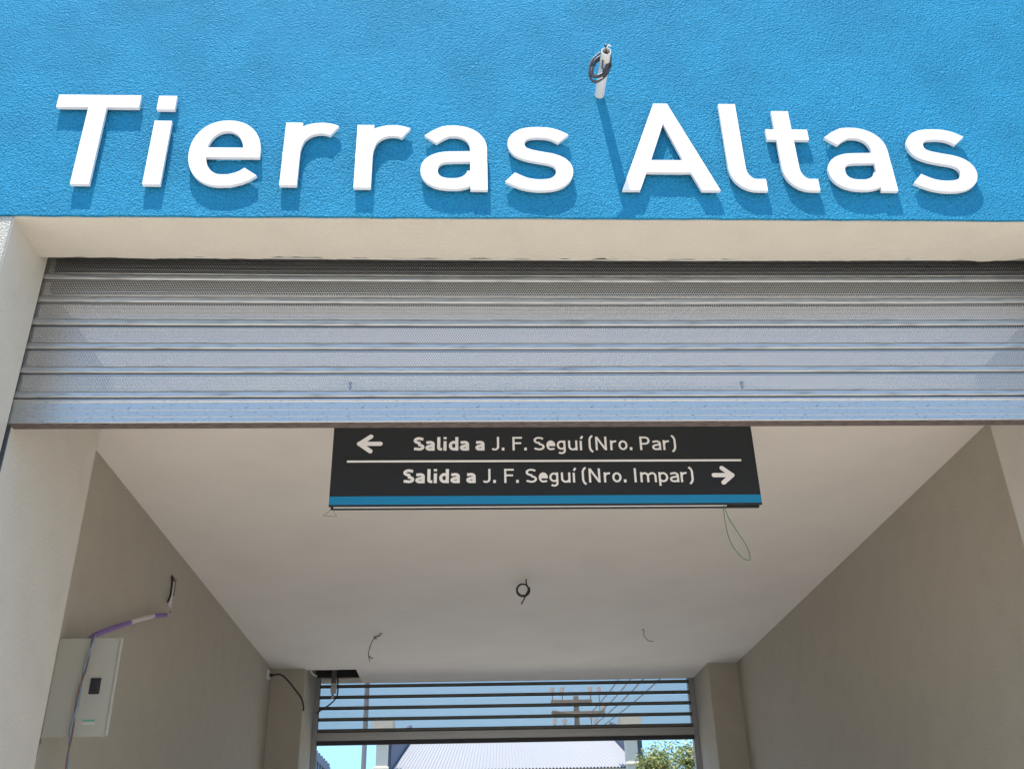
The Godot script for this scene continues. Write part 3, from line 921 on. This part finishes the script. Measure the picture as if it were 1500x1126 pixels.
	put("screw", tube([Vector3(0.0, -0.13, -0.03), Vector3(0.004, -0.13, -0.03)], 0.008, 8, 1, false), M.grey_cable, slot)
	# broken plug hole under the cabinet
	var plug := thing("wall_plug", "small dark broken plug hole in the left wall under the cabinet", "wall plug", Vector3(WL, 2.375, -1.99))
	put("hole", tube([Vector3(-0.001, 0, 0), Vector3(0.003, 0, 0)], 0.017, 9, 1, false), M.grey_cable, plug)
	put("crack", box(Vector3(0.0, -0.07, -0.005), Vector3(0.0015, -0.018, 0.004), 0.0005), M.grey_cable, plug)
	# junction box in the far corner and its cable
	var jb := thing("junction_box", "small white junction box at the far left ceiling corner with a black cable", "junction box", Vector3(WL, 3.775, -7.17))
	put("box", box(Vector3(0.0, -0.045, -0.03), Vector3(0.028, 0.05, 0.03), 0.004), M.pvc, jb)
	put("gland", tube([Vector3(0.028, 0.002, 0.0), Vector3(0.06, 0.0, 0.0)], 0.017, 9, 1, false), M.cable, jb)
	put("cable", tube([Vector3(0.06, 0.0, 0.0), Vector3(0.13, 0.005, 0.01), Vector3(0.20, -0.04, 0.01), Vector3(0.29, -0.14, 0.0), Vector3(0.355, -0.22, -0.02), Vector3(0.385, -0.30, -0.02), Vector3(0.387, -0.345, -0.02)], 0.009, 8, 6), M.cable, jb)
	# connector that dangles out of the open hatch
	var con2 := thing("connector", "white plastic connector dangling on a black cable out of the open ceiling hatch", "connector", Vector3(-1.48, 3.80, -8.02))
	put("housing", box(Vector3(-0.03, -0.045, -0.02), Vector3(0.03, 0.06, 0.02), 0.005), M.pvc, con2)
	put("plug", box(Vector3(-0.022, -0.10, -0.012), Vector3(0.006, -0.0455, 0.012), 0.004), M.pvc, con2)
	put("strap", box(Vector3(-0.03, 0.0605, -0.012), Vector3(0.02, 0.26, 0.012), 0.003), M.grey_cable, con2)
	put("cable", tube([Vector3(0.036, 0.25, 0.0), Vector3(0.040, 0.10, 0.01), Vector3(0.048, -0.02, 0.01), Vector3(0.03, -0.10, 0.01), Vector3(-0.04, -0.17, 0.01), Vector3(-0.12, -0.215, 0.0), Vector3(-0.165, -0.25, -0.02)], 0.008, 8, 6), M.cable, con2)
	tag(put("cable_stub", tube([Vector3(-1.66, YC + 0.05, -7.52), Vector3(-1.655, YC - 0.01, -7.53), Vector3(-1.63, YC - 0.035, -7.55), Vector3(-1.60, YC - 0.05, -7.55)], 0.011, 8, 5), M.pvc), "pale conduit end poking out of the near corner of the ceiling hatch", "conduit")

func along(p: Array, f: float) -> Vector3:
	var x := clampf(f, 0.0, 1.0) * (p.size() - 1)
	var i := mini(int(x), p.size() - 2)
	return (p[i] as Vector3).lerp(p[i + 1], x - i)

func build_street_behind() -> void:
	# house across the rear street: corrugated roof between two side parapets with piers
	var h := thing("corrugated_roof_house", "low house with a pale corrugated metal roof between two capped piers", "house", Vector3(1.12, 0, -23.0))
	put("wall", box(Vector3(-3.0, -0.15, -4.6), Vector3(3.05, 4.66, -0.25), 0.02), M.wall_far, h)
	var st := tool()
	var per := 0.085
	var n := int(6.16 / per) * 6
	var run := 4.8
	var up2 := Vector3(0, 0.956, 0.292)
	for i in n:
		var fa := float(i) / n
		var fb := float(i + 1) / n
		var xa := lerpf(-3.05, 3.05, fa)
		var xb := lerpf(-3.05, 3.05, fb)
		var ha := 0.020 * cos(TAU * xa / per)
		var hb := 0.020 * cos(TAU * xb / per)
		var a := Vector3(xa, 4.80, 0.0) + up2 * ha
		var b := Vector3(xb, 4.80, 0.0) + up2 * hb
		var c := Vector3(lerpf(-2.78, 3.03, fb), 4.80 + run * 0.305, -run) + up2 * hb
		var d := Vector3(lerpf(-2.78, 3.03, fa), 4.80 + run * 0.305, -run) + up2 * ha
		var nn := (b - a).cross(d - a).normalized()
		if nn.y < 0:
			nn = -nn
		quad(st, a, b, c, d, nn)
		quad(st, a, b, b - up2 * 0.004, a - up2 * 0.004, Vector3.BACK)
	put("roof", st.commit(), M.roof, h)
	put("rear_wall", box(Vector3(-2.75, 4.661, -4.6), Vector3(3.0, 6.05, -4.4), 0.01), M.wall_far, h)
	put("fascia_board", box(Vector3(-3.05, 4.60, -0.10), Vector3(3.05, 4.788, -0.05), 0.01), M.cream, h)
	for s in [-1, 1]:
		# side parapet rising with the roof
		var x: float = 3.085 * s
		st = tool()
		var t: float = 0.10 * s
		var sh := 0.22 if s < 0 else -0.02
		var A := Vector3(x, 4.5, 0.06)
		var Bp := Vector3(x + sh, 4.5, -4.9)
		var C := Vector3(x + sh, 6.68, -4.9)
		var D := Vector3(x, 5.40, 0.06)
		var o := Vector3(t, 0, 0)
		quad(st, A, Bp, C, D, Vector3(-s, 0, 0))
		quad(st, A + o, Bp + o, C + o, D + o, Vector3(s, 0, 0))
		quad(st, D, C, C + o, D + o, Vector3(0, 0.93, 0.36))
		quad(st, A, D, D + o, A + o, Vector3.BACK)
		put("side_parapet", st.commit(), M.slate, h)
		var px: float = -3.295 if s < 0 else 2.865
		var pier := put("pier", box(Vector3(px - 0.135, -0.15, 0.065), Vector3(px + 0.14, 5.43, 0.42), 0.01), M.cream, h)
		put("cap", box(Vector3(px - 0.24, 5.4302, -0.05), Vector3(px + 0.25, 5.52, 0.52), 0.015), M.cream, pier)
		put("cap", box(Vector3(px - 0.33, 5.5202, -0.13), Vector3(px + 0.36, 5.70, 0.60), 0.02), M.cream, pier)
		put("cap", box(Vector3(px - 0.25, 5.7002, -0.06), Vector3(px + 0.28, 5.95, 0.54), 0.03), M.cream, pier)
		put("foot", box(Vector3(px - 0.19, 4.79, 0.42), Vector3(px + 0.19, 4.85, 0.46), 0.01), M.cream, pier)

	# slatted blue shed at the left of the rear street
	var f := thing("slatted_shed", "dark blue shed of upright metal slats beside the rear left pier", "shed", Vector3(-3.1, 0, -20.2))
	put("wall", box(Vector3(-2.5, -0.15, 0.0), Vector3(-0.06, 4.52, 5.0), 0.01), M.fence_dark, f)
	put("top_rail", box(Vector3(-0.059, 4.42, -0.02), Vector3(0.02, 4.56, 5.0), 0.008), M.fence, f)
	for i in 13:
		put("slat", box(Vector3(-0.059, -0.1, 0.02 + i * 0.38), Vector3(0.0, 4.418, 0.20 + i * 0.38), 0.008), M.fence, f)
		put("finial", box(Vector3(-0.05, 4.5602, 0.05 + i * 0.38), Vector3(0.01, 4.63, 0.17 + i * 0.38), 0.008), M.fence, f)

	# steel lamp post
	var lp := thing("lamp_post", "slim grey steel post standing just behind the far shutter", "post", Vector3(-1.727, 0, -14.0))
	put("pole", tube([Vector3(0, -0.15, 0), Vector3(0, 7.5, 0)], 0.040, 14, 1, false), M.pole, lp)
	put("base", box(Vector3(-0.15, -0.15, -0.15), Vector3(0.15, 0.05, 0.15), 0.01), M.pole, lp)

	# utility pole with crossarms and insulators
	var k := 43.0 / 33.0
	var up := thing("utility_pole", "wooden utility pole with crossarms and insulators behind the corrugated roof", "pole", Vector3(3.435 * k, 0, -40.0))
	var yy := func(y: float) -> float: return 1.6 + (y - 1.6) * k
	put("pole", tube([Vector3(0, -0.15, 0), Vector3(-0.01, yy.call(7.84), 0)], 0.115, 12, 1, false), M.timber, up)
	for a in [[-0.83, 0.50, 7.66], [-0.83, 0.90, 7.30]]:
		put("crossarm", box(Vector3(a[0] * k, yy.call(a[2]) - 0.065, 0.12), Vector3(a[1] * k, yy.call(a[2]) + 0.065, 0.24), 0.01), M.timber, up)
	put("brace", tube([Vector3(-0.8 * k, yy.call(7.36), 0.27), Vector3(0.0, yy.call(7.24), 0.27)], 0.03, 6, 1, false), M.timber, up)
	for a in [[-0.78, 7.72, 8.1], [-0.46, 7.72, 8.1], [0.46, 7.72, 8.1], [0.74, 7.34, 8.1], [-0.74, 6.9, 7.12], [-0.42, 6.9, 7.12], [0.44, 6.9, 7.28], [0.6, 6.9, 7.12], [0.86, 7.34, 7.5]]:
		var pin := put("insulator", tube([Vector3(a[0] * k, yy.call(a[1]), 0.18), Vector3(a[0] * k, yy.call(a[2]) - 0.10, 0.18)], 0.022, 6, 1, false), M.timber, up)
		put("cup", tube([Vector3(a[0] * k, yy.call(a[2]) - 0.20, 0.18), Vector3(a[0] * k, yy.call(a[2]) - 0.10, 0.18), Vector3(a[0] * k, yy.call(a[2]), 0.18)], 0.085, 10, 1, false), M.ceramic, pin)
	put("lower_arm", box(Vector3(-0.8 * k, yy.call(6.88) - 0.06, 0.12), Vector3(0.7 * k, yy.call(6.88) + 0.06, 0.22), 0.01), M.timber, up)
	# wires that run from it to the upper right
	var ends := [[Vector2(0.46, 7.3), Vector3(4.94, 8.38, -26.0)], [Vector2(0.74, 7.3), Vector3(5.15, 8.15, -26.0)], [Vector2(0.5, 6.88), Vector3(5.75, 8.25, -26.0)], [Vector2(0.8, 6.88), Vector3(6.35, 8.25, -26.0)]]
	var said := ["leftmost overhead wire above the utility pole arm", "second overhead wire from the left beside the utility pole", "third overhead wire from the left, left of the lowest one", "rightmost and lowest overhead wire running from the utility pole"]
	var wi := 0
	for e in ends:
		var p0 := Vector3((3.435 + e[0].x) * k, yy.call(e[0].y), -39.8)
		var p1: Vector3 = e[1]
		var mid := (p0 + p1) / 2.0 - Vector3(0, 0.10, 0)
		var w := put("overhead_wire", tube([p0, mid, p1], 0.020, 5, 6), M.cable)
		tag(w, said[wi], "wire", "overhead wires at the utility pole")
		wi += 1

	# tree to the right of the house
	var t := thing("leafy_tree", "bushy light green tree beside the right pier of the corrugated roof house", "tree", Vector3(4.75, -0.15, -20.8))
	var trunk := tool()
	add_tube(trunk, [Vector3(0, 0, 0), Vector3(0.05, 1.2, 0.0), Vector3(-0.02, 2.4, 0.05)], 0.13, 10, 5)
	var limbs := []
	rng.seed = 77
	for i in 12:
		var a := rng.randf() * TAU
		var r := rng.randf_range(0.5, 1.15)
		var e := Vector3(cos(a) * r, rng.randf_range(3.3, 4.75), sin(a) * r)
		limbs.append(e)
		add_tube(trunk, [Vector3(-0.02, rng.randf_range(1.9, 2.35), 0.05), Vector3(e.x * 0.4, e.y * 0.72, e.z * 0.4), e], 0.035, 6, 4)
	put("trunk", trunk.commit(), M.bark, t)
	st = tool()
	var clumps := []
	for e in limbs:
		clumps.append([e, rng.randf_range(0.35, 0.6)])
	for i in 34:
		var a := rng.randf() * TAU
		var r := 1.45 * sqrt(rng.randf())
		clumps.append([Vector3(cos(a) * r, 4.0 + rng.randf_range(-1.3, 0.85) * (1.15 - r * 0.3), sin(a) * r), rng.randf_range(0.28, 0.5)])
	for c in clumps:
		var tone := rng.randf_range(0.75, 1.25)
		for i in 620:
			var dir := Vector3(rng.randfn(), rng.randfn(), rng.randfn()).normalized()
			var p: Vector3 = c[0] + dir * c[1] * pow(rng.randf(), 0.45)
			var nrm := (dir + Vector3(rng.randfn(), rng.randfn() + 0.6, rng.randfn()) * 0.7).normalized()
			var u := nrm.cross(Vector3(rng.randfn(), rng.randfn(), rng.randfn())).normalized()
			var v := nrm.cross(u)
			var s := rng.randf_range(0.017, 0.034)
			var g := tone * rng.randf_range(0.8, 1.2)
			var col := Color(0.16 * g, 0.20 * g, 0.055 * g) if rng.randf() < 0.65 else Color(0.29 * g, 0.28 * g, 0.10 * g)
			st.set_color(col)
			quad(st, p - u * s * 1.7, p + v * s * 0.7, p + u * s * 1.7, p - v * s * 0.7, nrm)
	put("crown", st.commit(), M.leaf, t)
